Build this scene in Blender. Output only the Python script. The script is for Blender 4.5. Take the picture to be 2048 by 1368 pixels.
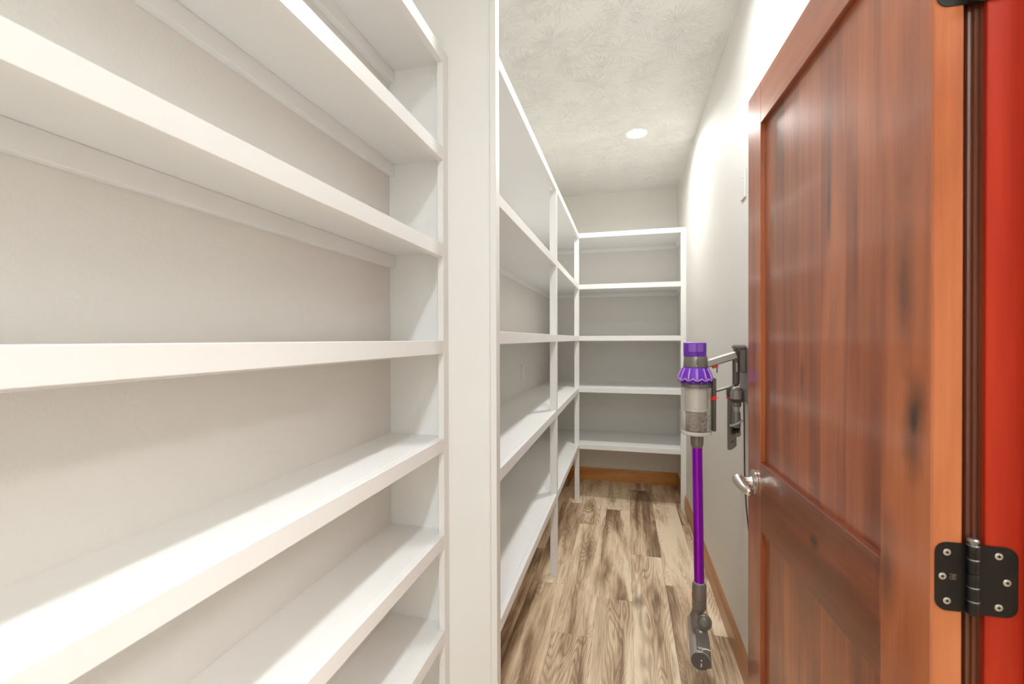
import bpy, bmesh, math, random
from mathutils import Vector, Matrix
S = bpy.context.scene
for o in list(bpy.data.objects): bpy.data.objects.remove(o, do_unlink=True)
C = S.collection
random.seed(7)
sin, cos, pi = math.sin, math.cos, math.pi

# ------------------------------------------------------------------ camera, world, exposure
F_PX, YAW, PITCH, ROLL, EYE = 890.54, 0.2507, 0.0066, -0.0028, 1.33
Fh = Vector((-sin(YAW), cos(YAW), 0)); R0 = Vector((cos(YAW), sin(YAW), 0)); Zv = Vector((0, 0, 1))
Fw = Fh*cos(PITCH) - Zv*sin(PITCH); U0 = Zv*cos(PITCH) + Fh*sin(PITCH)
Rt = R0*cos(ROLL) + U0*sin(ROLL); Up = U0*cos(ROLL) - R0*sin(ROLL)
cd = bpy.data.cameras.new('camera'); cam = bpy.data.objects.new('camera', cd); C.objects.link(cam)
cam.matrix_world = Matrix(((Rt.x, Up.x, -Fw.x, 0), (Rt.y, Up.y, -Fw.y, 0), (Rt.z, Up.z, -Fw.z, EYE), (0, 0, 0, 1)))
cd.sensor_width = 36; cd.sensor_fit = 'HORIZONTAL'; cd.lens = F_PX*36/2048; cd.clip_start = 0.02
cd.dof.use_dof = True; cd.dof.focus_distance = 2.2; cd.dof.aperture_fstop = 7.1
S.camera = cam
W = bpy.data.worlds.new('world'); S.world = W; W.use_nodes = True
W.node_tree.nodes['Background'].inputs[0].default_value = (1, 1, 1, 1)
W.node_tree.nodes['Background'].inputs[1].default_value = 0.25
S.view_settings.view_transform = 'Standard'; S.view_settings.look = 'None'
S.view_settings.exposure = 1.02; S.view_settings.gamma = 1; S.view_settings.use_curve_mapping = False
LAMP = 30.0            # radiance of the visible lens
LAMP_W = 5.2           # watts of each recessed ceiling light in the pantry
HALL = 14.0             # radiance of the ceiling panel in the room beyond the doorway
LAMP_COL = (1.0, 1.0, 1.0)
try:
    S.cycles.max_bounces = 14; S.cycles.diffuse_bounces = 9; S.cycles.transparent_max_bounces = 12
    S.cycles.sample_clamp_indirect = 6
except Exception: pass

# unseen area light added as daylight fill from the room beyond the doorway
ld = bpy.data.lights.new('hall_daylight_fill', 'AREA'); ld.shape = 'RECTANGLE'; ld.size = 1.7; ld.size_y = 1.6; ld.energy = 2.7; ld.color = (.6, .83, 1.0)
lo = bpy.data.objects.new('hall_daylight_fill', ld); C.objects.link(lo); lo.location = (2.42, -.1, 1.75); lo.rotation_euler = (0, math.pi/2, 0)

# ------------------------------------------------------------------ geometry helpers
def link(name, bm, mat, parent=None, smooth=False):
    me = bpy.data.meshes.new(name)
    bmesh.ops.recalc_face_normals(bm, faces=bm.faces[:])
    bm.to_mesh(me); bm.free()
    if smooth:
        for p in me.polygons: p.use_smooth = True
        try: me.set_sharp_from_angle(angle=math.radians(35))
        except Exception: pass
    if mat: me.materials.append(mat)
    o = bpy.data.objects.new(name, me); C.objects.link(o)
    if parent:
        o.parent = parent
        o.matrix_parent_inverse = parent.matrix_basis.inverted() if not parent.get('local') else Matrix()
    return o
def box(bm, x0, x1, y0, y1, z0, z1, bev=0.0):
    b = bmesh.new()
    vs = [b.verts.new((x, y, z)) for x in (x0, x1) for y in (y0, y1) for z in (z0, z1)]
    for f in ((0,1,3,2),(4,6,7,5),(0,4,5,1),(2,3,7,6),(0,2,6,4),(1,5,7,3)): b.faces.new([vs[i] for i in f])
    if bev: bmesh.ops.bevel(b, geom=b.edges[:], offset=bev, segments=1, affect='EDGES')
    merge(bm, b)
def merge(bm, b, M=None):
    if M is not None: bmesh.ops.transform(b, matrix=M, verts=b.verts[:])
    me = bpy.data.meshes.new('tmp'); b.to_mesh(me); b.free(); bm.from_mesh(me); bpy.data.meshes.remove(me)
def bx(name, dims, mat, parent=None, bev=0.0012):
    bm = bmesh.new(); box(bm, *dims, bev=bev); return link(name, bm, mat, parent)
def prism(bm, pts, a0, a1, axis='z'):
    """polygon pts extruded from a0 to a1 along axis"""
    def P(p, a):
        return (p[0], p[1], a) if axis == 'z' else ((a, p[0], p[1]) if axis == 'x' else (p[0], a, p[1]))
    n = len(pts); A = [bm.verts.new(P(p, a0)) for p in pts]; B = [bm.verts.new(P(p, a1)) for p in pts]
    bm.faces.new(A); bm.faces.new(B[::-1])
    for i in range(n): bm.faces.new((A[i], A[(i+1) % n], B[(i+1) % n], B[i]))
def basis(d):
    d = Vector(d).normalized(); a = Vector((0, 0, 1)) if abs(d.z) < .9 else Vector((0, 1, 0))
    u = a.cross(d).normalized(); return u, d.cross(u), d
def lathe(bm, prof, base=(0,0,0), axis=(0,0,1), n=40, closed=False, rf=None):
    """prof = [(radius, height)...] turned about axis from base; rf(angle, radius, height) -> (radius, height)"""
    u, v, d = basis(axis); base = Vector(base); rings = []
    for r, h in prof:
        ring = []
        for i in range(n):
            t = 2*pi*i/n; rr, hh = (r, h) if rf is None else rf(t, r, h)
            ring.append(bm.verts.new(base + d*hh + (u*cos(t) + v*sin(t))*max(rr, 1e-5)))
        rings.append(ring)
    for a, b in zip(rings, rings[1:]):
        for i in range(n): bm.faces.new((a[i], a[(i+1) % n], b[(i+1) % n], b[i]))
    if closed:
        for i in range(n): bm.faces.new((rings[-1][i], rings[-1][(i+1) % n], rings[0][(i+1) % n], rings[0][i]))
    else:
        bm.faces.new(rings[0][::-1]); bm.faces.new(rings[-1])
def tube(bm, pts, rad, n=12):
    pts = [Vector(p) for p in pts]; rads = rad if isinstance(rad, (list, tuple)) else [rad]*len(pts)
    prev = None; rings = []; u = None
    for i, p in enumerate(pts):
        t = (pts[min(i+1, len(pts)-1)] - pts[max(i-1, 0)]).normalized()
        if u is None: u = basis(t)[0]
        u = (u - t*u.dot(t)).normalized(); v = t.cross(u)
        rings.append([bm.verts.new(p + (u*cos(2*pi*k/n) + v*sin(2*pi*k/n))*rads[i]) for k in range(n)])
    for a, b in zip(rings, rings[1:]):
        for k in range(n): bm.faces.new((a[k], a[(k+1) % n], b[(k+1) % n], b[k]))
    bm.faces.new(rings[0][::-1]); bm.faces.new(rings[-1])
def spline(pts, m=8):
    P = [Vector(p) for p in pts]; out = []
    for i in range(len(P)-1):
        a, b, c, d = P[max(i-1,0)], P[i], P[i+1], P[min(i+2, len(P)-1)]
        for k in range(m):
            t = k/m
            out.append(.5*((2*b) + (c-a)*t + (2*a-5*b+4*c-d)*t*t + (3*b-a-3*c+d)*t**3))
    out.append(P[-1]); return out
def empty(name, loc, rz=0.0, local=False):
    o = bpy.data.objects.new(name, None); C.objects.link(o); o.location = loc; o.rotation_euler = (0, 0, rz)
    o.empty_display_size = .05
    if local: o['local'] = 1
    o.matrix_basis = Matrix.LocRotScale(Vector(loc), Matrix.Rotation(rz, 3, 'Z').to_euler(), None)
    return o
def tag(o, label, cat, group=None):
    o['label'] = label; o['category'] = cat
    if group: o['group'] = group
    return o
def struct(o, label=None):
    o['kind'] = 'structure'
    if label: o['label'] = label
    return o

# ------------------------------------------------------------------ materials
class NT:
    def __init__(s, name):
        s.m = bpy.data.materials.new(name); s.m.use_nodes = True; s.t = s.m.node_tree; s.b = s.t.nodes['Principled BSDF']
    def n(s, typ, **kw):
        nd = s.t.nodes.new(typ)
        for k, v in kw.items():
            if k.startswith('i_'):
                key = k[2:]; key = int(key) if key.isdigit() else key.replace('_', ' ')
                nd.inputs[key].default_value = v
            else: setattr(nd, k, v)
        return nd
    def l(s, a, b): s.t.links.new(a, b)
    def set(s, **kw):
        for k, v in kw.items(): s.b.inputs[k.replace('_', ' ')].default_value = v
        return s
    def math(s, op, a, b=None, clamp=False):
        nd = s.n('ShaderNodeMath', operation=op, use_clamp=clamp)
        for i, x in enumerate((a, b)):
            if x is None: continue
            if isinstance(x, (int, float)): nd.inputs[i].default_value = x
            else: s.l(x, nd.inputs[i])
        return nd.outputs[0]
    def coord(s, scale=(1,1,1), offset=None, kind='Object'):
        tc = s.n('ShaderNodeTexCoord'); mp = s.n('ShaderNodeMapping'); mp.inputs['Scale'].default_value = scale
        src = tc.outputs[kind]
        if offset is not None:
            va = s.n('ShaderNodeVectorMath', operation='ADD'); s.l(src, va.inputs[0]); s.l(offset, va.inputs[1]); src = va.outputs[0]
        s.l(src, mp.inputs['Vector']); return mp.outputs[0]
    def noise(s, vec, scale=1, detail=4, rough=.5, dist=0):
        nd = s.n('ShaderNodeTexNoise'); nd.inputs['Scale'].default_value = scale; nd.inputs['Detail'].default_value = detail
        nd.inputs['Roughness'].default_value = rough; nd.inputs['Distortion'].default_value = dist; s.l(vec, nd.inputs['Vector']); return nd.outputs[0]
    def ramp(s, fac, stops):
        nd = s.n('ShaderNodeValToRGB'); e = nd.color_ramp.elements
        while len(e) < len(stops): e.new(.5)
        for el, (p, c) in zip(e, stops): el.position = p; el.color = (*c, 1) if len(c) == 3 else c
        s.l(fac, nd.inputs[0]); return nd.outputs[0]
    def mix(s, fac, a, b, mode='MIX'):
        nd = s.n('ShaderNodeMix', data_type='RGBA', blend_type=mode)
        for i, x in ((0, fac), (6, a), (7, b)):
            if isinstance(x, (int, float)): nd.inputs[i].default_value = x
            elif isinstance(x, tuple): nd.inputs[i].default_value = (*x, 1) if len(x) == 3 else x
            else: s.l(x, nd.inputs[i])
        return nd.outputs[2]
    def bump(s, h, strength=.3, dist=.001):
        nd = s.n('ShaderNodeBump'); nd.inputs['Strength'].default_value = strength; nd.inputs['Distance'].default_value = dist
        s.l(h, nd.inputs['Height']); s.l(nd.outputs[0], s.b.inputs['Normal'])
    def prop(s, name):
        return s.n('ShaderNodeAttribute', attribute_type='OBJECT', attribute_name=name).outputs['Fac']
def plain(name, col, rough=.5, metal=0.0, bumpy=0, **kw):
    t = NT(name).set(Base_Color=(*col, 1), Roughness=rough, Metallic=metal)
    for k, v in kw.items(): t.b.inputs[k.replace('_', ' ')].default_value = v
    n = t.noise(t.coord((1,1,1)), 60, 3)
    t.l(t.ramp(n, [(0, tuple(c*.94 for c in col)), (1, tuple(min(1, c*1.05) for c in col))]), t.b.inputs['Base Color'])
    if bumpy: t.bump(t.noise(t.coord((1,1,1)), 400, 2), .25, bumpy)
    return t.m

def m_wall(name, col):
    t = NT(name).set(Roughness=.62)
    c = t.coord()
    n = t.noise(c, 1.3, 3)
    t.l(t.ramp(n, [(.3, tuple(x*.985 for x in col)), (.7, tuple(x*1.012 for x in col))]), t.b.inputs['Base Color'])
    h = t.math('ADD', t.noise(c, 150, 3, .55), t.math('MULTIPLY', t.noise(c, 420, 2, .5), .35))
    t.bump(h, .38, .0022)
    return t.m
WALL = m_wall('greige_wall_paint', (.76, .742, .705))

def m_ceiling():
    t = NT('stomped_ceiling_texture').set(Roughness=.75)
    t.b.inputs['Base Color'].default_value = (.85, .84, .81, 1)
    c = t.coord(); hs = []
    for sc, off, k in ((4.6, (0,0,0), 9.), (5.3, (3.7,1.3,0), 11.)):
        mp = t.n('ShaderNodeMapping'); mp.inputs['Location'].default_value = off; t.l(c, mp.inputs['Vector'])
        vo = t.n('ShaderNodeTexVoronoi', voronoi_dimensions='2D', feature='F1'); vo.inputs['Scale'].default_value = sc
        wob = t.n('ShaderNodeTexNoise'); wob.inputs['Scale'].default_value = 30; wob.inputs['Detail'].default_value = 2
        t.l(mp.outputs[0], wob.inputs['Vector'])
        t.l(mp.outputs[0], vo.inputs['Vector'])
        sub = t.n('ShaderNodeVectorMath', operation='SUBTRACT'); t.l(mp.outputs[0], sub.inputs[0]); t.l(vo.outputs['Position'], sub.inputs[1])
        wa = t.n('ShaderNodeVectorMath', operation='SCALE'); t.l(wob.outputs['Color'], wa.inputs[0]); wa.inputs['Scale'].default_value = .022
        ad = t.n('ShaderNodeVectorMath', operation='ADD'); t.l(sub.outputs[0], ad.inputs[0]); t.l(wa.outputs[0], ad.inputs[1])
        sp = t.n('ShaderNodeSeparateXYZ'); t.l(ad.outputs[0], sp.inputs[0])
        ang = t.math('ARCTAN2', sp.outputs[1], sp.outputs[0])
        cr = t.n('ShaderNodeSeparateColor'); t.l(vo.outputs['Color'], cr.inputs[0])
        cmb = t.n('ShaderNodeCombineXYZ'); t.l(t.math('MULTIPLY', ang, k), cmb.inputs[0])
        t.l(t.math('MULTIPLY', vo.outputs['Distance'], 3.), cmb.inputs[1]); t.l(t.math('MULTIPLY', cr.outputs[0], 40), cmb.inputs[2])
        nz = t.n('ShaderNodeTexNoise'); nz.inputs['Scale'].default_value = 1.; nz.inputs['Detail'].default_value = 1.5
        t.l(cmb.outputs[0], nz.inputs['Vector'])
        ray = t.ramp(nz.outputs[0], [(.44, (0,0,0)), (.56, (1,1,1))])
        fade = t.ramp(vo.outputs['Distance'], [(.08, (.12,.12,.12)), (.26, (1,1,1)), (.5, (.85,.85,.85)), (.72, (0,0,0))])
        hs.append(t.math('MULTIPLY', ray, fade))
    h = t.math('ADD', t.math('MAXIMUM', hs[0], hs[1]), t.math('MULTIPLY', t.noise(c, 45, 3), .5))
    t.bump(h, .8, .0034)
    return t.m
CEIL = m_ceiling()

def m_paint():
    t = NT('white_brushed_shelf_paint').set(Roughness=.42)
    c = t.coord((1, 1, 1)); n = t.noise(c, 2.2, 3)
    t.l(t.ramp(n, [(.3, (.835, .835, .825)), (.7, (.855, .855, .845))]), t.b.inputs['Base Color'])
    t.bump(t.math('ADD', t.noise(t.coord((60, 4, 60)), 3, 4), t.noise(t.coord((60, 60, 4)), 3, 4)), .12, .0006)
    return t.m
WHITE = m_paint()

def wood(name, stops, axis, rough, coat, knots=(), streak=.55, fig=1.0, bumps=.0004, dark=(.035, .012, .007)):
    """stained wood, grain along axis ('x', 'y' or 'z' of the owner's own space); tone / seed are object properties"""
    t = NT(name).set(Roughness=rough, Coat_Weight=coat, Coat_Roughness=.12)
    seed = t.prop('seed'); tone = t.prop('tone')
    off = t.n('ShaderNodeCombineXYZ'); s3 = t.math('MULTIPLY', seed, 3.7)
    for i in range(3): t.l(s3, off.inputs[i])
    k = {'x': 0, 'y': 1, 'z': 2}[axis]
    def sc(a, b): v = [a*fig]*3; v[k] = b*fig; return tuple(v)
    O = off.outputs[0]
    fine = t.noise(t.coord(sc(70, 2.2), O), 1, 6, .62, .6)
    mid = t.noise(t.coord(sc(8, .8), O), 1, 3, .5, 1.3)
    big = t.noise(t.coord(sc(4.2, .8), O), 1, 3, .5, .8)
    f = t.math('ADD', t.math('MULTIPLY', fine, .28), t.math('MULTIPLY', mid, .72))
    f = t.math('ADD', f, t.math('MULTIPLY', t.math('SUBTRACT', tone, .5), .3))
    col = t.ramp(f, stops)
    blot = t.ramp(big, [(.52, (0,0,0)), (.78, (1,1,1))])
    col = t.mix(t.math('MULTIPLY', blot, streak), col, dark)
    if knots:
        raw = t.n('ShaderNodeTexCoord').outputs['Object']
        wob = t.noise(t.coord((14,14,14)), 1, 3)
        for (px, py, pz, rx, rz, st) in knots:
            mp = t.n('ShaderNodeMapping', vector_type='TEXTURE'); mp.inputs['Location'].default_value = (px, py, pz); mp.inputs['Scale'].default_value = (rx, .2, rz)
            t.l(raw, mp.inputs['Vector'])
            ln = t.n('ShaderNodeVectorMath', operation='LENGTH'); t.l(mp.outputs[0], ln.inputs[0])
            d = t.math('ADD', ln.outputs['Value'], t.math('MULTIPLY', t.math('SUBTRACT', wob, .5), 1.1))
            g = t.ramp(d, [(.15, (1,1,1)), (.45, (.55,.55,.55)), (1.0, (0,0,0))])
            col = t.mix(t.math('MULTIPLY', g, st), col, tuple(x*.55 for x in dark))
    t.l(col, t.b.inputs['Base Color'])
    t.bump(fine, .25, bumps)
    return t.m
CH = [(.28, (.15, .032, .011)), (.45, (.29, .068, .021)), (.58, (.42, .112, .034)), (.75, (.55, .175, .06))]
DOOR_KN = [(.035, 0, 1.215, .03, .085, .95), (.055, 0, 1.42, .03, .16, .6), (.30, 0, 1.60, .012, .17, .7), (.205, 0, 1.52, .012, .24, .5),
           (.60, 0, 1.63, .02, .10, .5), (.33, 0, .915, .03, .022, .9), (.42, 0, 1.24, .015, .08, .6), (.095, 0, .98, .03, .12, .6)]
DOOR_V = wood('cherry_stained_alder_upright', CH, 'z', .30, .55, DOOR_KN, streak=.5)
DOOR_H = wood('cherry_stained_alder_crosswise', CH, 'x', .30, .55, DOOR_KN, streak=.45)
JAMB = wood('red_stained_jamb', [(.3, (.24, .012, .004)), (.5, (.38, .022, .006)), (.7, (.50, .040, .010))], 'z', .5, .0, streak=.3)
JAMB.node_tree.nodes['Principled BSDF'].inputs['Specular IOR Level'].default_value = .22
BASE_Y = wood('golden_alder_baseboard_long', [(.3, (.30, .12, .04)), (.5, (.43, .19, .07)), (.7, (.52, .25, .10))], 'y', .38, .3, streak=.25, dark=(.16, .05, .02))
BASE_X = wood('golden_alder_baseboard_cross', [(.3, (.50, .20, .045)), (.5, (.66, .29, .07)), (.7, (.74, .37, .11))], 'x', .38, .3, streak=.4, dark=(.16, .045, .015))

def m_floor():
    t = NT('weathered_oak_plank').set(Roughness=.42)
    seed = t.prop('seed'); tone = t.prop('tone')
    off = t.n('ShaderNodeCombineXYZ')
    for i, k in enumerate((5.1, 9.7, 3.3)): t.l(t.math('MULTIPLY', seed, k), off.inputs[i])
    O = off.outputs[0]
    # cathedral figure: rings of a stretched, distorted noise field
    field = t.noise(t.coord((6.0, .8, 1), O), 1, 2, .45, .25)
    rings = t.math('SINE', t.math('MULTIPLY', field, 240))
    rings = t.math('MULTIPLY', t.math('ADD', rings, 1), .5)
    fine = t.noise(t.coord((130, 5, 1), O), 1, 5, .65)
    cross = t.noise(t.coord((40, 170, 1), O), 1, 3, .6)
    blot = t.noise(t.coord((8.5, 1.0, 1), O), 1, 3, .5, .9)
    blot2 = t.noise(t.coord((15, 1.7, 1), O), 1, 4, .6, .8)
    f = t.math('ADD', t.math('MULTIPLY', blot, 1.0), t.math('MULTIPLY', blot2, .36))
    f = t.math('ADD', f, t.math('MULTIPLY', fine, .46))
    f = t.math('ADD', f, .02)
    f = t.math('ADD', f, t.math('MULTIPLY', t.math('SUBTRACT', tone, .5), .38))
    base = t.ramp(t.math('MULTIPLY', f, .55), [(.36, (.145, .086, .048)), (.44, (.38, .25, .15)), (.51, (.69, .51, .335)), (.60, (.93, .77, .56))])
    rings = t.math('POWER', rings, 1.8)
    rg = t.math('MULTIPLY', t.math('MULTIPLY', rings, t.ramp(blot, [(.38, (1,1,1)), (.60, (.12,.12,.12))])), .62)
    col = t.mix(rg, base, (.21, .135, .085))
    col = t.mix(t.math('MULTIPLY', t.ramp(cross, [(.5, (0,0,0)), (.8, (1,1,1))]), .22), col, (.66, .55, .43))
    kn = t.n('ShaderNodeTexVoronoi', feature='F1'); kn.inputs['Scale'].default_value = 1
    t.l(t.coord((5.5, 2.1, 1), O), kn.inputs['Vector'])
    kd = t.math('ADD', kn.outputs['Distance'], t.math('MULTIPLY', t.math('SUBTRACT', t.noise(t.coord((60, 25, 1), O), 1, 3), .5), .16))
    col = t.mix(t.math('MULTIPLY', t.ramp(kd, [(.0, (1,1,1)), (.05, (.8,.8,.8)), (.19, (0,0,0))]), .75), col, (.075, .045, .03))
    t.l(col, t.b.inputs['Base Color'])
    t.l(t.ramp(fine, [(.3, (.5,.5,.5)), (.7, (.36,.36,.36))]), t.b.inputs['Roughness'])
    t.bump(t.math('ADD', fine, t.math('MULTIPLY', rings, .3)), .22, .0005)
    return t.m
PLANK = m_floor()
SUB = plain('dark_subfloor', (.09, .065, .045), .8)
BLACK_MET = plain('oil_rubbed_black_metal', (.020, .018, .017), .38, .6)
SCREW = plain('worn_steel_screw', (.62, .60, .56), .32, .9)
PIN = plain('worn_hinge_ring', (.30, .28, .26), .35, .9)
NICKEL = plain('satin_nickel', (.74, .71, .66), .24, 1.0)
PLASTIC_W = plain('white_plastic', (.80, .79, .77), .35)
TRIM_W = plain('white_lamp_trim', (.84, .82, .79), .45)
def emit(name, col, strength):
    t = NT(name); t.set(Base_Color=(1,1,1,1), Emission_Color=(*col, 1), Emission_Strength=strength)
    n = t.noise(t.coord(), 20, 1); t.l(t.ramp(n, [(0, (.98,.98,.98)), (1, (1,1,1))]), t.b.inputs['Base Color']); return t.m
LENS = emit('lit_lamp_lens', LAMP_COL, LAMP)
HALL_L = emit('lit_hall_panel', (1, .97, .93), HALL)
PURPLE = plain('purple_plastic', (.165, .035, .50), .28)
LILAC = plain('lilac_plastic', (.52, .26, .78), .30)
DKPURPLE = plain('deep_purple_plastic', (.085, .018, .22), .3)
TUBE_P = plain('purple_anodised_metal', (.34, .012, .62), .30, .75)
GREY = plain('grey_metallic_plastic', (.235, .205, .182), .32, .4)
DKGREY = plain('dark_grey_plastic', (.115, .098, .088), .36, .2)
LTGREY = plain('silver_plastic', (.40, .37, .345), .42, .3)
SHROUDM = plain('pale_mesh_shroud', (.90, .87, .83), .5, .1, bumpy=.0006)
CORE = plain('grey_dusty_core', (.40, .35, .31), .8)
DUST = plain('grey_dust_fluff', (.60, .54, .48), .9)
RED = plain('red_plastic', (.80, .035, .018), .35)
BLK = plain('black_bristle', (.012, .011, .011), .6)
CABLE = plain('dark_cable', (.045, .038, .033), .5)
def clear(name, tint, k):
    t = NT(name); t.t.nodes.remove(t.b); out = t.t.nodes['Material Output']
    tr = t.n('ShaderNodeBsdfTransparent'); tr.inputs[0].default_value = (*tint, 1)
    gl = t.n('ShaderNodeBsdfGlossy'); gl.inputs['Roughness'].default_value = .06
    fr = t.n('ShaderNodeLayerWeight'); fr.inputs['Blend'].default_value = .25
    mx = t.n('ShaderNodeMixShader')
    n = t.noise(t.coord(), 25, 2)
    t.l(t.math('ADD', t.math('MULTIPLY', fr.outputs['Facing'], .45), t.math('MULTIPLY', n, k)), mx.inputs[0])
    t.l(tr.outputs[0], mx.inputs[1]); t.l(gl.outputs[0], mx.inputs[2]); t.l(mx.outputs[0], out.inputs[0]); return t.m
CLEAR = clear('clear_bin_plastic', (.965, .955, .945), .10)

# ------------------------------------------------------------------ room shell
XL, XR, YB, YF, ZC = -.728, .4514, 4.263, -2.0, 2.6927
HX1 = 2.5
def multi(name, boxes, mat, label=None, parent=None):
    bm = bmesh.new()
    for b in boxes: box(bm, *b)
    return struct(link(name, bm, mat, parent), label)
multi('wall_left', [(XL-.1, XL, YF-.1, YB+.1, 0, ZC)], WALL, 'greige textured wall behind the white shelves on the left')
multi('wall_back', [(XL, XR, YB, YB+.1, 0, ZC)], WALL, 'greige wall at the far end behind the tall white shelves')
multi('wall_front', [(XL, XR, YF-.1, YF, 0, ZC)], WALL)
multi('wall_right', [(XR, XR+.115, .716, YB+.1, 0, ZC), (XR, XR+.115, -.084, .716, 2.064, ZC), (XR, XR+.115, YF-.1, -.084, 0, ZC)],
      WALL, 'bare greige wall on the right behind the open wooden door')
multi('ceiling', [(XL-.1, XR+.115, YF-.1, YB+.1, ZC, ZC+.06)], CEIL, 'off-white ceiling with stomped starburst texture')
# room beyond the doorway (only its light reaches the pantry)
multi('wall_hall_side', [(HX1, HX1+.08, -2.1, 2.6, 0, ZC), (XR+.115, HX1, 2.52, 2.6, 0, ZC), (XR+.115, HX1, -2.1, -2.02, 0, ZC)], WALL)
multi('ceiling_hall', [(XR+.115, HX1+.08, -2.1, 2.6, ZC, ZC+.06)], CEIL)
fl = struct(bx('floor', (XL-.1, HX1+.08, -2.1, YB+.1, -.04, -.0042), SUB, None, 0), 'weathered grey-brown oak plank floor')

# planks: 7 inch wide, four feet long, staggered joints
PWI, PL = .177, 1.22
def plank(x0, x1, y0, y1, k):
    bm = bmesh.new(); g, c = .0003, .0007; zt, zb = 0.0, -.004
    lo = [(x0+g, y0+g), (x1-g, y0+g), (x1-g, y1-g), (x0+g, y1-g)]
    hi = [(x0+g+c, y0+g+c), (x1-g-c, y0+g+c), (x1-g-c, y1-g-c), (x0+g+c, y1-g-c)]
    A = [bm.verts.new((*p, zb)) for p in lo]; B = [bm.verts.new((*p, zt-c)) for p in lo]; D = [bm.verts.new((*p, zt)) for p in hi]
    bm.faces.new(A[::-1]); bm.faces.new(D)
    for i in range(4):
        j = (i+1) % 4; bm.faces.new((A[i], A[j], B[j], B[i])); bm.faces.new((B[i], B[j], D[j], D[i]))
    o = link('plank', bm, PLANK, fl); o['seed'] = k*1.37 + .11; o['tone'] = TONES[k % len(TONES)]
    return o
TONES = [.62, .40, .75, .52, .85, .45, .68, .33, .58, .8, .5, .7, .38, .9]
joints = {-4: 2.78, -3: 2.40, -2: 3.22, -1: 2.325, 0: 2.834, 1: 2.524, 2: 2.15}
k = 0
for c in range(-5, 14):
    x0 = .029 + PWI*c; x1 = x0 + PWI
    ymin, ymax = (YF, YB) if x0 < XR else (-2.02, 2.52)
    x0c, x1c = max(x0, XL), min(x1, HX1)
    if x1c - x0c < .01: continue
    j = joints.get(c, 2.0 + .43*(c % 3)); ys = [ymin]
    y = j - PL*math.ceil((j - ymin)/PL) + PL
    while y < ymax:
        if y - ys[-1] > .03: ys.append(y)
        y += PL
    ys.append(ymax)
    for a, b in zip(ys, ys[1:]): plank(x0c, x1c, a, b, k); k += 1
    k += 3

# baseboards: stained alder with a stepped, rounded top
BPROF = [(0, 0), (.0135, 0), (.0135, .082), (.0115, .0835), (.0115, .091), (.0095, .093), (.009, .101), (.006, .107), (.0035, .113), (0, .115)]
def baseboard(name, axis, a0, a1, at_, sgn, mat, label=None):
    bm = bmesh.new()
    if axis == 'x': prism(bm, [(at_ + sgn*p[0], p[1]) for p in BPROF], a0, a1, 'x')
    else: prism(bm, [(at_ + sgn*p[0], p[1]) for p in BPROF], a0, a1, 'y')
    o = struct(link(name, bm, mat), label); o['seed'] = .4; o['tone'] = .55; return o
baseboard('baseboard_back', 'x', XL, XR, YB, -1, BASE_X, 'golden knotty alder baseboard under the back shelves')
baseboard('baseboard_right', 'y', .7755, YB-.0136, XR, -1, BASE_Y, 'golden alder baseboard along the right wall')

# ------------------------------------------------------------------ door opening: jamb, stop, casing
JY = .697
multi_b = [(.443, XR+.115, JY, .716, 0, 2.064), (.443, XR+.115, -.084, -.065, 0, 2.064), (.443, XR+.115, -.065, JY, 2.045, 2.064)]
bm = bmesh.new()
for b in multi_b: box(bm, *b, bev=.001)
jamb = struct(link('trim_1', bm, JAMB), 'red-stained wooden door jamb at the right edge'); jamb['seed'] = .9; jamb['tone'] = .6
bm = bmesh.new(); box(bm, .482, .516, JY-.011, JY, 0, 2.034, .0015); box(bm, .482, .516, -.065, -.054, 0, 2.034, .0015); box(bm, .482, .516, -.065, JY, 2.034, 2.045, .0015)
o = link('door_stop', bm, JAMB, jamb); o['seed'] = 1.9; o['tone'] = .5
def casing_pts(y0, sg):
    P = [(.443, 0), (.4405, 0), (.4392, .0022), (.4378, .0022), (.4368, .0002), (.4335, -.0002), (.4322, .0024), (.4308, .0024), (.4298, .0008), (.4276, .0018),
         (.4265, .005), (.4265, .058), (.4285, .062), (.4285, .067), (.431, .0715), (.443, .072)]
    return [(x, y0 + sg*y) for x, y in P]
bm = bmesh.new(); prism(bm, casing_pts(.7035, 1), 0, 2.051, 'z'); box(bm, .443, XR, .717, .775, 0, 2.12)
prism(bm, casing_pts(-.0715, -1), 0, 2.051, 'z'); box(bm, .443, XR, -.143, -.0845, 0, 2.12)
box(bm, .4265, .443, -.143, .775, 2.051, 2.122, .002)
CASE = wood('dark_stained_casing', [(.3, (.075, .016, .007)), (.5, (.13, .034, .014)), (.7, (.20, .060, .026))], 'z', .3, .4, streak=.4)
o = struct(link('trim_2', bm, CASE), 'stained moulded door casing seen between the door edge and the jamb'); o['seed'] = 4.2; o['tone'] = .45

# ------------------------------------------------------------------ the open door
DW, DT, DZ0, DZ1 = .757, .035, .012, 2.03
door = struct(empty('door_1', (.3857, .6968, 0), math.atan2(.99895, -.0458), local=True), 'cherry-stained two-panel alder door standing open against the right wall')
rnd = [0]
def dpart(name, dims, mat, tone, bev=.0011):
    o = bx(name, dims, mat, door, bev); rnd[0] += 1; o['seed'] = rnd[0]*1.713; o['tone'] = tone; return o
dpart('stile', (0, .111, -DT, 0, DZ0, DZ1), DOOR_V, .85, .0022)
dpart('stile', (.6515, DW, -DT, 0, DZ0, DZ1), DOOR_V, .45)
dpart('rail', (.1112, .6513, -DT, 0, 1.9165, DZ1), DOOR_H, .40)
dpart('rail', (.1112, .6513, -DT, 0, .803, .990), DOOR_H, .05)
dpart('rail', (.1112, .6513, -DT, 0, DZ0, .235), DOOR_H, .4)
PB = [.1112, .237, .333, .438, .523, .6513]
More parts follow.
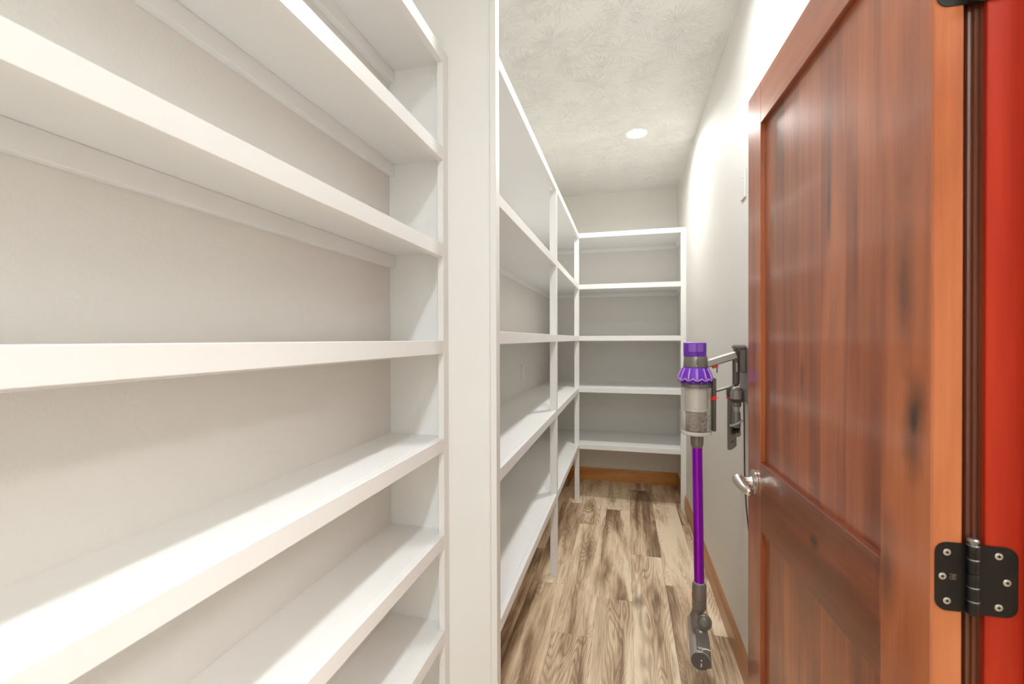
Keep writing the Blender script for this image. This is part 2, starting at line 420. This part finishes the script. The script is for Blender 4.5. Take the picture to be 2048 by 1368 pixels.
for (z0, z1), tones in (((.990, 1.9165), (.45, .55, .62, .42, .36)), ((.235, .803), (.35, .5, .3, .45, .4))):
    for i in range(5): dpart('panel_board', (PB[i], PB[i+1], -.023, -.012, z0, z1), DOOR_V, tones[i], .0004)

# lever handle on the free side
hx, hz = DW-.060, .924
bm = bmesh.new(); lathe(bm, [(.0335, 0), (.0345, .001), (.0345, .006), (.031, .0085), (.0175, .0095)], (hx, 0, hz), (0, 1, 0), 40)
rose = link('handle_rose', bm, NICKEL, door, True); rose['label'] = 'satin nickel lever handle with round rose'
bm = bmesh.new(); lathe(bm, [(.0135, .009), (.0118, .014), (.0118, .030), (.0135, .036)], (hx, 0, hz), (0, 1, 0), 24)
link('lever_stem', bm, NICKEL, rose, True)
bm = bmesh.new()
lp = spline([(hx+.011, .034, hz+.003), (hx+.009, .041, hz+.002), (hx-.004, .0435, hz), (hx-.028, .043, hz-.004), (hx-.056, .041, hz-.007), (hx-.088, .036, hz-.006)], 6)
tube(bm, lp, [.007 + .0085*min(1, i/6) - .0060*max(0, (i-8)/22) - (.004 if i == len(lp)-1 else 0) for i in range(len(lp))], 16)
link('lever', bm, NICKEL, rose, True)

# hinges: two leaves, five knuckles, pin, six screws and a worn stamped mark
def leaf_pts(w, h, r, n=6):
    """rectangle 0..w x -h/2..h/2, rounded at the far (w) side"""
    P = [(0, -h/2)]
    for i in range(n+1): a = -pi/2 + (pi/2)*i/n; P.append((w-r + r*cos(a), -h/2+r + r*sin(a)))
    for i in range(n+1): a = (pi/2)*i/n; P.append((w-r + r*cos(a), h/2-r + r*sin(a)))
    P.append((0, h/2)); return P
kx, ky = -.0050, -.0425      # knuckle axis in door space (beyond the rear corner of the hinge edge)
def hinge(zc):
    HH = .0889
    bm = bmesh.new()
    prism(bm, [(ky + y, z + zc) for y, z in leaf_pts(.0390, HH, .0135)], -.0012, .0006, 'x')
    h = link('hinge', bm, BLACK_MET, door); h['label'] = 'black butt hinge with rounded corners'
    # jamb leaf, laid on the jamb face (world y = JY)
    iv = Matrix.Rotation(-math.atan2(.99895, -.0458), 4, 'Z') @ Matrix.Translation((-.3857, -.6968, 0))
    kw = Matrix.Rotation(math.atan2(.99895, -.0458), 4, 'Z') @ Vector((kx, ky, 0)) + Vector((.3857, .6968, 0))
    b = bmesh.new(); prism(b, [(kw.x + y, z + zc) for y, z in leaf_pts(.0475, HH, .0135)], JY-.0016, JY+.0006, 'y')
    bm = bmesh.new(); merge(bm, b, iv); link('jamb_leaf', bm, BLACK_MET, h)
    bm = bmesh.new(); seg = HH/5
    for i in range(5):
        lathe(bm, [(.0058, i*seg+.0006), (.0062, i*seg+.0012), (.0062, (i+1)*seg-.0012), (.0058, (i+1)*seg-.0006)], (kx, ky, zc-HH/2), (0, 0, 1), 20)
    link('knuckle', bm, BLACK_MET, h, True)
    bm = bmesh.new()
    for i in (1, 2, 4, 5):
        lathe(bm, [(.0061, -.0006), (.0064, -.0002), (.0064, .0005), (.0061, .0008)], (kx, ky, zc-HH/2+i*seg), (0, 0, 1), 20)
    lathe(bm, [(.0045, 0), (.0045, .004), (.0060, .0045), (.0060, .0072), (.0045, .0085)], (kx, ky, zc+HH/2), (0, 0, 1), 20)
    link('hinge_pin', bm, PIN, h, True)
    def screw(M):
        b = bmesh.new(); lathe(b, [(.0040, 0), (.0043, .0004), (.0036, .0009), (.0016, .0010), (.0012, .0004)], (0, 0, 0), (0, 0, 1), 18)
        for f in b.faces: f.material_index = 0
        for w_, l_ in ((.0005, .0021), (.0021, .0005)):
            n0 = len(b.faces); vs = [b.verts.new((x, y, z)) for x in (-w_, w_) for y in (-l_, l_) for z in (.0004, .00115)]
            for q in ((0,1,3,2),(4,6,7,5),(0,4,5,1),(2,3,7,6),(0,2,6,4),(1,5,7,3)): b.faces.new([vs[i] for i in q]).material_index = 1
        bm = bmesh.new(); merge(bm, b, M); sc_ = link('screw', bm, SCREW, h, True); sc_.data.materials.append(BLACK_MET)
    for y, dz in ((-.0165, .0315), (-.0115, 0), (-.0165, -.0315)):
        screw(Matrix.Translation((-.0012, y, zc+dz)) @ Matrix.Rotation(-pi/2, 4, 'Y'))
    for y, dz in ((.0275, .0325), (.036, 0), (.0275, -.0325)):
        screw(iv @ Matrix.Translation((kw.x + y, JY-.0016, zc+dz)) @ Matrix.Rotation(pi/2, 4, 'X'))
    bm = bmesh.new()       # worn stamped mark
    for (y0, y1, z0, z1) in ((-.0272,-.0188,.0030,.0036),(-.0268,-.0215,.0014,.0020),(-.0258,-.0192,-.0002,.0004),(-.0270,-.0228,-.0018,-.0012),(-.0205,-.0190,-.0016,-.0010),(-.0262,-.0195,-.0034,-.0028),(-.0238,-.0232,-.0030,.0032)):
        box(bm, -.00145, -.0011, y0, y1, zc+z0, zc+z1)
    link('stamped_mark', bm, PIN, h)
for zc in (.232, 1.021, 1.8005): hinge(zc)

# ------------------------------------------------------------------ shelving
TH = .0388
def shelf(root, x0, x1, y0, y1, ztop):
    return bx('shelf', (x0, x1, y0, y1, ztop-.019, ztop), WHITE, root, .0008)
# shallow shelves on the left wall
Z1 = [2.1954, 1.9026, 1.6135, 1.3256, 1.0328, .7442, .4550, .1660]
XS, YP = -.528, 1.277
u1 = tag(empty('shelving_unit', (-.63, .4, 0)), 'shallow white shelves filling the left wall nearest the camera', 'shelving')
for z in Z1:
    s = shelf(u1, XL, XS-.019, YF, YP-.0002, z)
    bx('front_trim', (XS-.019, XS, YF, YP-.038, z-TH, z+.0004), WHITE, s, .001)
    bx('cleat', (XL, XL+.019, YF, YP-.0004, z-.019-.038, z-.0192), WHITE, u1, .001)
bx('stile', (XS-.019, XS, YP-.038, YP-.0002, 0, Z1[0]+.0004), WHITE, u1, .001)
# deep shelves along the left wall beyond the partition
Z2 = [2.1946, 1.7747, 1.353, .9305, .4644]
XD, YM, YC = -.3752, 2.466, 3.680
u2 = tag(empty('shelving_unit', (-.55, 2.8, 0)), 'deep white shelves on posts along the left wall behind the tall white end panel', 'shelving')
bx('end_panel', (XL, XD-.019, YP, YP+.019, 0, ZC), WHITE, u2, .001)
bx('stile', (XD-.019, XD, YP, YP+.038, 0, ZC), WHITE, u2, .0012)
bm = bmesh.new(); box(bm, XD-.0235, XD-.019, YP-.0035, YP, 0, ZC, .001)
link('scribe_moulding', bm, WHITE, u2)
bx('post', (XD-.038, XD, YM, YM+.038, 0, Z2[0]-TH-.0002), WHITE, u2, .0012)
bx('post', (XD-.038, XD, YC, YC+.038, 0, Z2[0]+.0003), WHITE, u2, .0012)
for i, z in enumerate(Z2):
    bm = bmesh.new()   # board notched round the posts
    prism(bm, [(XL, YP+.0192), (XD-.0192, YP+.0192), (XD-.0192, YM-.0002), (XD-.0382, YM-.0002), (XD-.0382, YM+.0382), (XD-.0192, YM+.0382),
               (XD-.0192, YC-.0002), (XD-.0382, YC-.0002), (XD-.0382, YB), (XL, YB)], z-.019, z, 'z')
    s = link('shelf', bm, WHITE, u2)
    if i == 0:
        bx('front_trim', (XD-.019, XD, YP+.0382, YC-.0002, z-TH, z+.0004), WHITE, s, .001)
    else:
        bx('front_trim', (XD-.019, XD, YP+.0382, YM-.0001, z-TH, z+.0004), WHITE, s, .001)
        bx('front_trim', (XD-.019, XD, YM+.0381, YC-.0002, z-TH, z+.0004), WHITE, s, .001)
    bx('cleat', (XL, XL+.019, YP+.0195, YB-.0195, z-.057, z-.0192), WHITE, u2, .001)
    bx('cleat', (XL, XD-.039, YB-.019, YB, z-.057, z-.0192), WHITE, u2, .001)
# back shelves between the corner post and the right wall
u3 = tag(empty('shelving_unit', (.03, 3.95, 0)), 'white five-shelf unit across the far end wall', 'shelving')
bx('post', (XR-.038, XR, YC, YC+.038, 0, Z2[0]+.0003), WHITE, u3, .0012)
for z in Z2:
    bm = bmesh.new()
    prism(bm, [(XD-.038, YC+.0382), (XD+.0002, YC+.0382), (XD+.0002, YC+.0192), (XR-.0382, YC+.0192), (XR-.0382, YC+.0382), (XR, YC+.0382), (XR, YB), (XD-.038, YB)], z-.019, z, 'z')
    s = link('shelf', bm, WHITE, u3)
    bx('front_trim', (XD+.0002, XR-.0382, YC, YC+.019, z-TH, z+.0004), WHITE, s, .001)
    bx('cleat', (XD-.038, XR-.0195, YB-.019, YB, z-.057, z-.0192), WHITE, u3, .001)
    bx('cleat', (XR-.019, XR, YC+.0385, YB, z-.057, z-.0192), WHITE, u3, .001)

# ------------------------------------------------------------------ ceiling lights
def downlight(x, y, label, power=1.0, col=LAMP_COL):
    r = tag(empty('ceiling_light', (x, y, ZC)), label, 'ceiling light')
    bm = bmesh.new(); lathe(bm, [(.064, .0), (.064, -.004), (.078, -.0065), (.088, -.005), (.092, 0)], (x, y, ZC), (0, 0, 1), 48, closed=True)
    link('trim_ring', bm, TRIM_W, r, True)
    bm = bmesh.new(); lathe(bm, [(.0635, 0), (.0635, -.0025), (.04, -.0035)], (x, y, ZC), (0, 0, 1), 48)
    link('lens', bm, LENS, r)
    l = bpy.data.lights.new('recessed_lamp', 'AREA'); l.shape = 'DISK'; l.size = .125; l.energy = LAMP_W*power; l.color = col; l.spread = math.radians(158)
    lo = bpy.data.objects.new('recessed_lamp', l); C.objects.link(lo); lo.parent = r; lo.location = (0, 0, -.0045)
downlight(.071, 3.076, 'lit round recessed ceiling light before the far end wall', 1.0, (1, .985, .95))
downlight(.05, 1.55, 'round recessed ceiling light above the tall white end panel', 0.66, (.94, .985, 1.0))
downlight(.05, -.05, 'round recessed ceiling light above the shallow left shelves', 0.5, (.84, .95, 1.0))
downlight(.05, -1.45, 'unseen round recessed ceiling light added behind the camera as frontal fill', 2.8, (.86, .96, 1.0))  # unseen lamp added to brighten the surfaces that face the camera
r = tag(empty('ceiling_light', (1.4, .5, ZC)), 'square ceiling light in the room beyond the doorway', 'ceiling light')
bm = bmesh.new(); box(bm, 1.0, 1.8, .1, .9, ZC-.03, ZC, .004); link('frame', bm, TRIM_W, r)
bm = bmesh.new(); box(bm, 1.02, 1.78, .12, .88, ZC-.033, ZC-.0305); link('diffuser', bm, HALL_L, r)

# ------------------------------------------------------------------ wall plates
o = tag(empty('wall_plate', (XR, 1.932, 1.935)), 'small white plate high on the right wall beside the door edge', 'wall plate')
bm = bmesh.new(); box(bm, XR-.0065, XR, 1.8965, 1.9675, 1.878, 1.993, .0025); link('cover', bm, PLASTIC_W, o)
for z in (1.905, 1.966):
    bm = bmesh.new(); lathe(bm, [(.0034, 0), (.003, .0008)], (XR-.0065, 1.932, z), (-1, 0, 0), 14); link('screw', bm, SCREW, o, True)
o = tag(empty('wall_outlet', (XL, 3.152, 1.091)), 'white outlet cover on the left wall inside the deep shelves', 'outlet')
bm = bmesh.new(); box(bm, XL, XL+.006, 3.108, 3.196, 1.034, 1.148, .002); link('cover', bm, PLASTIC_W, o)
bm = bmesh.new(); box(bm, XL+.0055, XL+.008, 3.135, 3.169, 1.058, 1.124, .001); link('receptacle', bm, TRIM_W, o)

# ------------------------------------------------------------------ stick vacuum hanging in its dock
VX, VY = .2605, 1.83
vac = tag(empty('stick_vacuum', (.265, VY, .14)), 'purple and grey cordless stick vacuum with clear dust bin hanging in its dock', 'vacuum cleaner')
def vl(name, prof, mat, base=(VX, VY, 0), axis=(0,0,1), n=48, parent=vac, rf=None, label=None):
    bm = bmesh.new(); lathe(bm, prof, base, axis, n, rf=rf); o = link(name, bm, mat, parent, True)
    if label: o['label'] = label
    return o
cap = vl('filter_cap', [(.0400, 1.2615), (.0412, 1.264), (.0416, 1.309), (.0405, 1.3145), (.034, 1.3165), (.0, 1.3165)], PURPLE, (.2560, VY, 0), label='translucent purple filter cap')
vl('cap_rim', [(.0405, 1.3118), (.0424, 1.3122), (.0424, 1.3150), (.0405, 1.3162)], LILAC, (.2560, VY, 0), parent=cap)
bm = bmesh.new()
for zz in range(5):
    for a0, a1 in ((-2.25, -1.60), (-1.50, -.92)):
        n = 8; z0 = 1.3075 - zz*.0058
        for rr, h0, h1 in ((.0424, 0, -.0022),):
            for i in range(n):
                b = bmesh.new(); ta, tb = a0+(a1-a0)*i/n, a0+(a1-a0)*(i+1)/n
                P = [(.2560+r_*cos(t_), VY+r_*sin(t_)) for r_, t_ in ((.0408, ta), (rr, ta), (rr, tb), (.0408, tb))]
                prism(bm, P, z0+h1, z0+h0, 'z'); b.free()
g = link('vent_grille', bm, LILAC, cap)
mot = vl('motor_housing', [(.0425, 1.2205), (.0445, 1.2225), (.0432, 1.240), (.0420, 1.2600), (.0405, 1.2625)], GREY, (.2585, VY, 0), label='grey metallic motor housing')
# brand lettering, reading upwards
fc = bpy.data.curves.new('lettering', 'FONT'); fc.body = 'dyson'; fc.size = .0105; fc.align_x = 'CENTER'; fc.align_y = 'CENTER'; fc.extrude = .0003
fo = bpy.data.objects.new('lettering_curve', fc); C.objects.link(fo); bpy.context.view_layer.update()
me = bpy.data.meshes.new_from_object(fo.evaluated_get(bpy.context.evaluated_depsgraph_get())); bpy.data.objects.remove(fo)
a = math.atan2(-VY, -.2585) + .12
rad = Vector((cos(a), sin(a), 0)); tang = Vector((-sin(a), cos(a), 0))
ctr = Vector((.2585, VY, 1.2415)) + rad*.0436
Mx = Matrix(((0, -tang.x, rad.x, ctr.x), (0, -tang.y, rad.y, ctr.y), (1, 0, 0, ctr.z), (0, 0, 0, 1)))
me.transform(Mx); me.materials.clear(); me.materials.append(BLK)
o = bpy.data.objects.new('lettering', me); C.objects.link(o); o.parent = mot; o.matrix_parent_inverse = mot.matrix_basis.inverted() @ vac.matrix_basis.inverted() if False else Matrix()
o.matrix_world = Matrix()
# cyclones: flared fluted shroud with scalloped hem, raised ribs
NC = 12
def flute(t, r, h):
    k = abs(cos(NC*t/2)); w = max(0, min(1, (1.221-h)/.045))
    return r + .0028*w*(k-.5), h - .0075*w*w*(k-.35)
shr = vl('cyclone_shroud', [(.0435, 1.2208), (.0470, 1.214), (.0515, 1.203), (.0560, 1.190), (.0590, 1.179), (.0598, 1.1745), (.0585, 1.1725), (.050, 1.176)],
   PURPLE, (.2570, VY, 0), n=144, rf=flute, label='purple fluted cyclone shroud')
bm = bmesh.new()
for i in range(144):
    pass
hem = [Vector((.2570 + (flute(2*pi*i/144, .0602, 1.1765)[0])*cos(2*pi*i/144), VY + flute(2*pi*i/144, .0602, 1.1765)[0]*sin(2*pi*i/144), flute(2*pi*i/144, .0602, 1.1765)[1])) for i in range(145)]
def uangle(bm_): return bm_
u_, v_, d_ = basis((0,0,1))
hem = []
for i in range(145):
    t = 2*pi*i/144; rr, hh = flute(t, .0600, 1.1768); hem.append(Vector((.2570, VY, hh)) + (u_*cos(t) + v_*sin(t))*rr)
tube(bm, hem, .0026, 8); link('scalloped_rim', bm, LILAC, shr, True)
for i in range(NC):
    t = 2*pi*(i+.0)/NC; bm = bmesh.new()
    pts = [Vector((.2570, VY, z)) + (u_*cos(t) + v_*sin(t))*r for r, z in ((.0462, 1.2165), (.0505, 1.209), (.0560, 1.197), (.0605, 1.184), (.0622, 1.176))]
    tube(bm, spline(pts, 3), [.0014]+[.0032]*11+[.0018], 8); link('cyclone_rib', bm, LILAC, shr, True)
low = vl('cyclone_base', [(.0500, 1.1575), (.0535, 1.160), (.0555, 1.170), (.0535, 1.178)], DKPURPLE, (.2585, VY, 0))
bm = bmesh.new()
for i in range(NC):
    t = 2*pi*(i+.5)/NC; c0 = Vector((.2585, VY, 0)) + (u_*cos(t) + v_*sin(t))*.0500
    lathe(bm, [(.0075, 1.159), (.0035, 1.1725), (.001, 1.1735)], c0, (0,0,1), 10)
link('cyclone_cone', bm, PURPLE, low, True)
vl('bin_collar', [(.0520, 1.1435), (.0548, 1.1445), (.0548, 1.1575), (.0525, 1.1590)], GREY, (.2598, VY, 0))
# clear dust bin
bm = bmesh.new(); lathe(bm, [(.0553, .9690), (.0553, 1.1440), (.0531, 1.1440), (.0531, .9690)], (VX, VY, 0), (0,0,1), 56, closed=True)
binn = link('dust_bin', bm, CLEAR, vac, True); binn['label'] = 'clear cylindrical dust bin with dust inside'
vl('mesh_shroud', [(.0400, 1.0640), (.0415, 1.066), (.0415, 1.142), (.038, 1.1434)], SHROUDM, parent=binn)
vl('shroud_ring', [(.0405, 1.0520), (.0440, 1.0540), (.0440, 1.0620), (.0410, 1.0638)], SHROUDM, parent=binn)
vl('inner_core', [(.0370, .9760), (.0380, .9780), (.0380, 1.0500), (.036, 1.0518)], CORE, parent=binn)
bm = bmesh.new()
for i in range(70):
    a = random.uniform(-2.4, .4); z = random.uniform(.985, 1.042); r = random.uniform(.0405, .0485)
    pts = []
    for q in range(5):
        a += random.uniform(-.25, .25); z = min(1.048, max(.982, z + random.uniform(-.008, .008))); r = min(.0505, max(.0400, r + random.uniform(-.003, .003)))
        pts.append((VX + r*cos(a), VY + r*sin(a), z))
    tube(bm, spline(pts, 3), .0007, 4)
dst = link('dust', bm, DUST, binn); dst['kind'] = 'stuff'
lid = vl('bin_lid', [(.020, .9585), (.038, .9600), (.0525, .9640), (.0558, .9675), (.0558, .9760), (.0530, .9780), (.0375, .9755)], plain('smoky_bin_lid', (.66, .62, .58), .3), parent=vac)
bm = bmesh.new(); box(bm, .209, .214, VY-.012, VY-.004, .967, .978, .001); link('lid_catch', bm, SHROUDM, lid)
bm = bmesh.new(); box(bm, .3155, .3300, VY-.013, VY+.013, .978, 1.180, .003); sp = link('spine', bm, DKGREY, vac)
bm = bmesh.new(); lathe(bm, [(.0078, 0), (.0082, .003), (.006, .0055)], (.3200, VY-.0128, 1.1030), (0,-1,0), 20)
prism(bm, [(.3215, 1.1095), (.3300, 1.1190), (.3305, 1.0990), (.322, 1.097)], VY-.017, VY-.0125, 'y')
tube(bm, [(.327, VY-.014, 1.1045), (.339, VY-.014, 1.1050)], .0012, 6)
la = link('release_latch', bm, RED, sp); la['label'] = 'red release latch'
vl('wand_collar', [(.0170, .9105), (.0190, .9125), (.0232, .9270), (.0238, .9560), (.0225, .9600)], GREY, (.2635, VY, 0))
bm = bmesh.new(); tube(bm, [(.2643, VY, .9150), (.2713, VY, .3900)], .0183, 32); w_ = link('wand', bm, TUBE_P, vac, True); w_['label'] = 'glossy purple metal wand'
con = vl('head_connector', [(.0150, .2840), (.0200, .2870), (.0258, .3000), (.0262, .3820), (.0225, .3930), (.0190, .3940)], GREY, (.2716, VY, 0))
vl('connector_seam', [(.0258, .3325), (.0265, .3330), (.0265, .3338), (.0258, .3343)], DKGREY, (.2716, VY, 0), parent=con)
vl('connector_ring', [(.0210, .3895), (.0222, .3915), (.0205, .3955), (.0188, .3960)], LTGREY, (.2714, VY, 0), parent=con)
bm = bmesh.new(); box(bm, .2450, .2475, VY-.008, VY+.002, .335, .352, .0008); link('release_button', bm, RED, con)
# floor head: joint, neck, roller housing
hd = empty('floor_head', (.27, VY, .14)); hd.parent = vac; hd.matrix_parent_inverse = vac.matrix_basis.inverted()
def hp(name, bm, mat, smooth=True):
    o = bpy.data.objects.new(name, bpy.data.meshes.new(name)); me = o.data
    bmesh.ops.recalc_face_normals(bm, faces=bm.faces[:]); bm.to_mesh(me); bm.free(); me.materials.append(mat)
    if smooth:
        for p in me.polygons: p.use_smooth = True
        try: me.set_sharp_from_angle(angle=math.radians(35))
        except Exception: pass
    C.objects.link(o); o.parent = hd
    o.matrix_parent_inverse = (vac.matrix_basis @ vac.matrix_basis.inverted() @ hd.matrix_basis).inverted(); return o
bm = bmesh.new(); lathe(bm, [(.020, -.014), (.027, -.012), (.0285, 0), (.0275, .010), (.0225, .0125), (.0218, .0112), (.0172, .0138), (.0168, .0126), (.012, .0148), (.0085, .0150), (.0075, .0175), (.0045, .0175), (.004, .013)], (.2868, VY-.010, .2490), (-.12, -.95, .28), 36)
hp('swivel_joint', bm, GREY)
bm = bmesh.new()
for r_, h_ in ((.0225, .0123), (.0172, .0137), (.0122, .0147)): lathe(bm, [(r_-.0007, h_+.0002), (r_+.0006, h_+.0004), (r_+.0006, h_-.0012), (r_-.0007, h_-.0010)], (.2868, VY-.010, .2490), (-.12, -.95, .28), 36, closed=True)
hp('joint_ring', bm, DKGREY)
bm = bmesh.new(); tube(bm, spline([(.2690, VY+.004, .300), (.2640, VY+.006, .268), (.2640, VY+.008, .240), (.2690, VY+.002, .214), (.2760, VY-.022, .200), (.2800, VY-.055, .196)], 5),
   [.020]*6 + [.0235]*5 + [.0255]*5 + [.0235]*5 + [.021]*5, 20); hp('neck', bm, GREY)
A0, A1 = Vector((.2575, 1.705, .1746)), Vector((.2800, 1.955, .1720)); ax = (A1-A0)
L_ = ax.length
bm = bmesh.new(); lathe(bm, [(.0300, 0), (.0335, .001), (.0345, .004), (.0345, L_-.004), (.0320, L_)], A0, ax, 40); hp('roller_housing', bm, LTGREY)
bm = bmesh.new(); lathe(bm, [(.0315, -.0018), (.0312, -.0030), (.0, -.0034)], A0, ax, 40); hp('end_cap', bm, DKGREY)
bm = bmesh.new(); lathe(bm, [(.0026, -.0042), (.0026, -.003)], A0 + Vector((.003, 0, .004)), ax, 12); prism(bm, [(.2585, .1680), (.2615, .1690), (.2608, .1565), (.2570, .1545)], 1.7008, 1.7022, 'y'); hp('lock_mark', bm, PLASTIC_W, False)
bm = bmesh.new()
b = bmesh.new(); box(b, -.012, .0335, .006, .10, .012, .043, .004); merge(bm, b, Matrix.Translation(A0) @ Matrix.Rotation(-.09, 4, 'Z'))
b = bmesh.new(); box(b, .005, .0365, .004, .24, -.028, .014, .005); merge(bm, b, Matrix.Translation(A0) @ Matrix.Rotation(-.09, 4, 'Z'))
hp('rear_housing', bm, GREY, False)
bm = bmesh.new(); tube(bm, [(.2460, 1.7046, .2035), (.2560, 1.7046, .2062), (.2615, 1.7052, .2045), (.2650, 1.7052, .2170), (.2780, 1.7056, .2190), (.2930, 1.7075, .2145)], .0012, 6); hp('seam_edge', bm, TRIM_W)
bm = bmesh.new(); lathe(bm, [(.004, 0), (.0045, .006), (.003, .009)], (.2620, 1.712, .1405), (0,0,-1), 14); hp('foot', bm, LTGREY)
# handle loop
bm = bmesh.new()
hv = Vector((.0906, 0, .0311)); hl = hv.length; tilt = math.atan2(hv.z, hv.x)
b = bmesh.new(); box(b, -.012, hl+.010, -.0135, .0135, -.0150, .0150, .005); merge(bm, b, Matrix.Translation((.303, VY, 1.2350)) @ Matrix.Rotation(-tilt, 4, 'Y'))
hb = link('handle_bar', bm, LTGREY, vac); hb['label'] = 'silver handle with red trigger'
bm = bmesh.new(); b = bmesh.new(); box(b, .008, .030, -.006, .006, -.0240, -.0150, .0015); merge(bm, b, Matrix.Translation((.303, VY, 1.2350)) @ Matrix.Rotation(-tilt, 4, 'Y')); link('trigger', bm, RED, hb)
bm = bmesh.new(); box(bm, .3330, .3360, VY-.005, VY+.005, 1.2000, 1.2260, .0008); link('trigger_guard', bm, DKGREY, hb)
bm = bmesh.new(); tube(bm, spline([(.392, VY, 1.2850), (.3985, VY, 1.2800), (.4000, VY, 1.250), (.4005, VY, 1.200), (.4000, VY, 1.165), (.3930, VY, 1.1545)], 5), [.008]*3+[.0125]*20+[.009]*3, 16); gp = link('grip', bm, DKGREY, vac, True)
bm = bmesh.new(); box(bm, .3975, .4035, VY-.0145, VY-.0118, 1.205, 1.240, .001); link('grip_label', bm, LTGREY, gp)
bm = bmesh.new(); tube(bm, spline([(.3255, VY, 1.1280), (.350, VY, 1.1370), (.380, VY, 1.1480), (.3960, VY, 1.1580)], 5), .0050, 12); link('lower_bar', bm, GREY, vac, True)

# wall dock, tools and cable
dock = tag(empty('wall_dock', (.44, 1.86, 1.087)), 'grey vacuum charging dock fixed to the right wall at the door edge', 'dock')
bm = bmesh.new(); box(bm, .4330, XR, 1.760, 1.9270, 1.0870, 1.3000, .005); link('back_plate', bm, plain('grey_dock_plastic', (.27, .245, .225), .4, .2), dock)
bm = bmesh.new(); box(bm, .3900, .4335, 1.8150, 1.8560, 1.2890, 1.3060, .005); box(bm, .4140, .4335, 1.8150, 1.8560, 1.200, 1.289, .004); cr = link('cradle', bm, GREY, dock)
bm = bmesh.new(); lathe(bm, [(.0095, 0), (.0095, .003), (.0065, .0035), (.006, .002)], (.4330, 1.875, 1.2850), (-1,0,0), 20); link('fixing_screw', bm, GREY, dock, True)
bm = bmesh.new(); box(bm, .3800, .4335, 1.8830, 1.9000, 1.1050, 1.1380, .003); box(bm, .395, .434, 1.846, 1.884, 1.088, 1.098, .002); th_ = link('tool_holder', bm, DKGREY, dock)
bm = bmesh.new(); box(bm, .3785, .3825, 1.880, 1.886, 1.0960, 1.1080, .001); box(bm, .3880, .3960, 1.880, 1.8828, 1.0920, 1.1060, .001); rc = link('release_tab', bm, RED, th_); rc['label'] = 'red release tabs'
TX, TY = .4080, 1.8600
ct = tag(empty('combination_tool', (TX, TY, .955)), 'short silver brush attachment hanging under the vacuum dock', 'vacuum attachment')
def tl(name, prof, mat, **kw):
    bm = bmesh.new(); lathe(bm, prof, (TX, TY, 0), (0,0,1), 28, **kw); return link(name, bm, mat, ct, True)
tl('socket', [(.0205, 1.0990), (.0210, 1.1000), (.0210, 1.1180), (.0190, 1.1300), (.0140, 1.1390), (.0060, 1.1435)], LTGREY)
tl('collar', [(.0150, 1.0700), (.0175, 1.0730), (.0175, 1.0865), (.0160, 1.0875)], GREY)
tl('tool_neck', [(.0125, 1.0500), (.0120, 1.0600), (.0148, 1.0705)], LTGREY)
tl('body', [(.0155, .9900), (.0158, 1.0000), (.0150, 1.0450), (.0122, 1.0510)], GREY)
bm = bmesh.new()
for t0 in range(1):
    ring = [Vector((TX, TY, 1.006)) + Vector((.0195*cos(2*pi*i/28), .0195*sin(2*pi*i/28), .55*.0195*cos(2*pi*i/28) - .1*.0195*sin(2*pi*i/28))) for i in range(29)]
    tube(bm, ring, .0042, 8)
link('sliding_ring', bm, LTGREY, ct, True)
bm = bmesh.new()
for i in range(60):
    t = random.uniform(0, 2*pi); r = .0148*math.sqrt(random.random()); x, y = TX + r*cos(t), TY + r*sin(t)
    tube(bm, [(x, y, .990), (x + (x-TX)*.12, y + (y-TY)*.12, .9660 + .01*random.random() + .45*(x-TX))], .0009, 4)
br = link('bristles', bm, BLK, ct); br['kind'] = 'stuff'
bm = bmesh.new(); prism(bm, [(TX-.012, .9730), (TX+.013, .9800), (TX+.0145, .9640), (TX+.008, .9555), (TX-.008, .9560)], TY-.010, TY+.010, 'y'); link('nozzle_tip', bm, GREY, ct)
cv = tag(empty('crevice_tool', (.400, 1.892, .896)), 'long flat grey crevice nozzle with slanted tip hanging under the vacuum dock', 'vacuum attachment')
bm = bmesh.new(); prism(bm, [(.3835, 1.1045), (.4130, 1.1045), (.4150, .9130), (.3990, .8980), (.3880, .8945), (.3835, .8975)], 1.8840, 1.8990, 'y')
bmesh.ops.bevel(bm, geom=bm.edges[:], offset=.002, segments=1, affect='EDGES'); link('nozzle', bm, GREY, cv)
bm = bmesh.new(); prism(bm, [(.3920, .9235), (.4050, .9310), (.4050, .9340), (.3920, .9265)], 1.8833, 1.8842, 'y'); link('slot', bm, BLK, cv)
bm = bmesh.new(); tube(bm, spline([(.4485, 1.9235, 1.090), (.4485, 1.9195, 1.03), (.4485, 1.9156, .990), (.4485, 1.911, .88), (.4485, 1.9075, .796), (.4485, 1.8848, .687), (.4485, 1.8484, .605), (.4485, 1.80, .53), (.4485, 1.74, .47)], 6), .0022, 8)
tag(link('charging_cable', bm, CABLE, None, True), 'thin dark charging cable running down the right wall from the dock', 'cable')
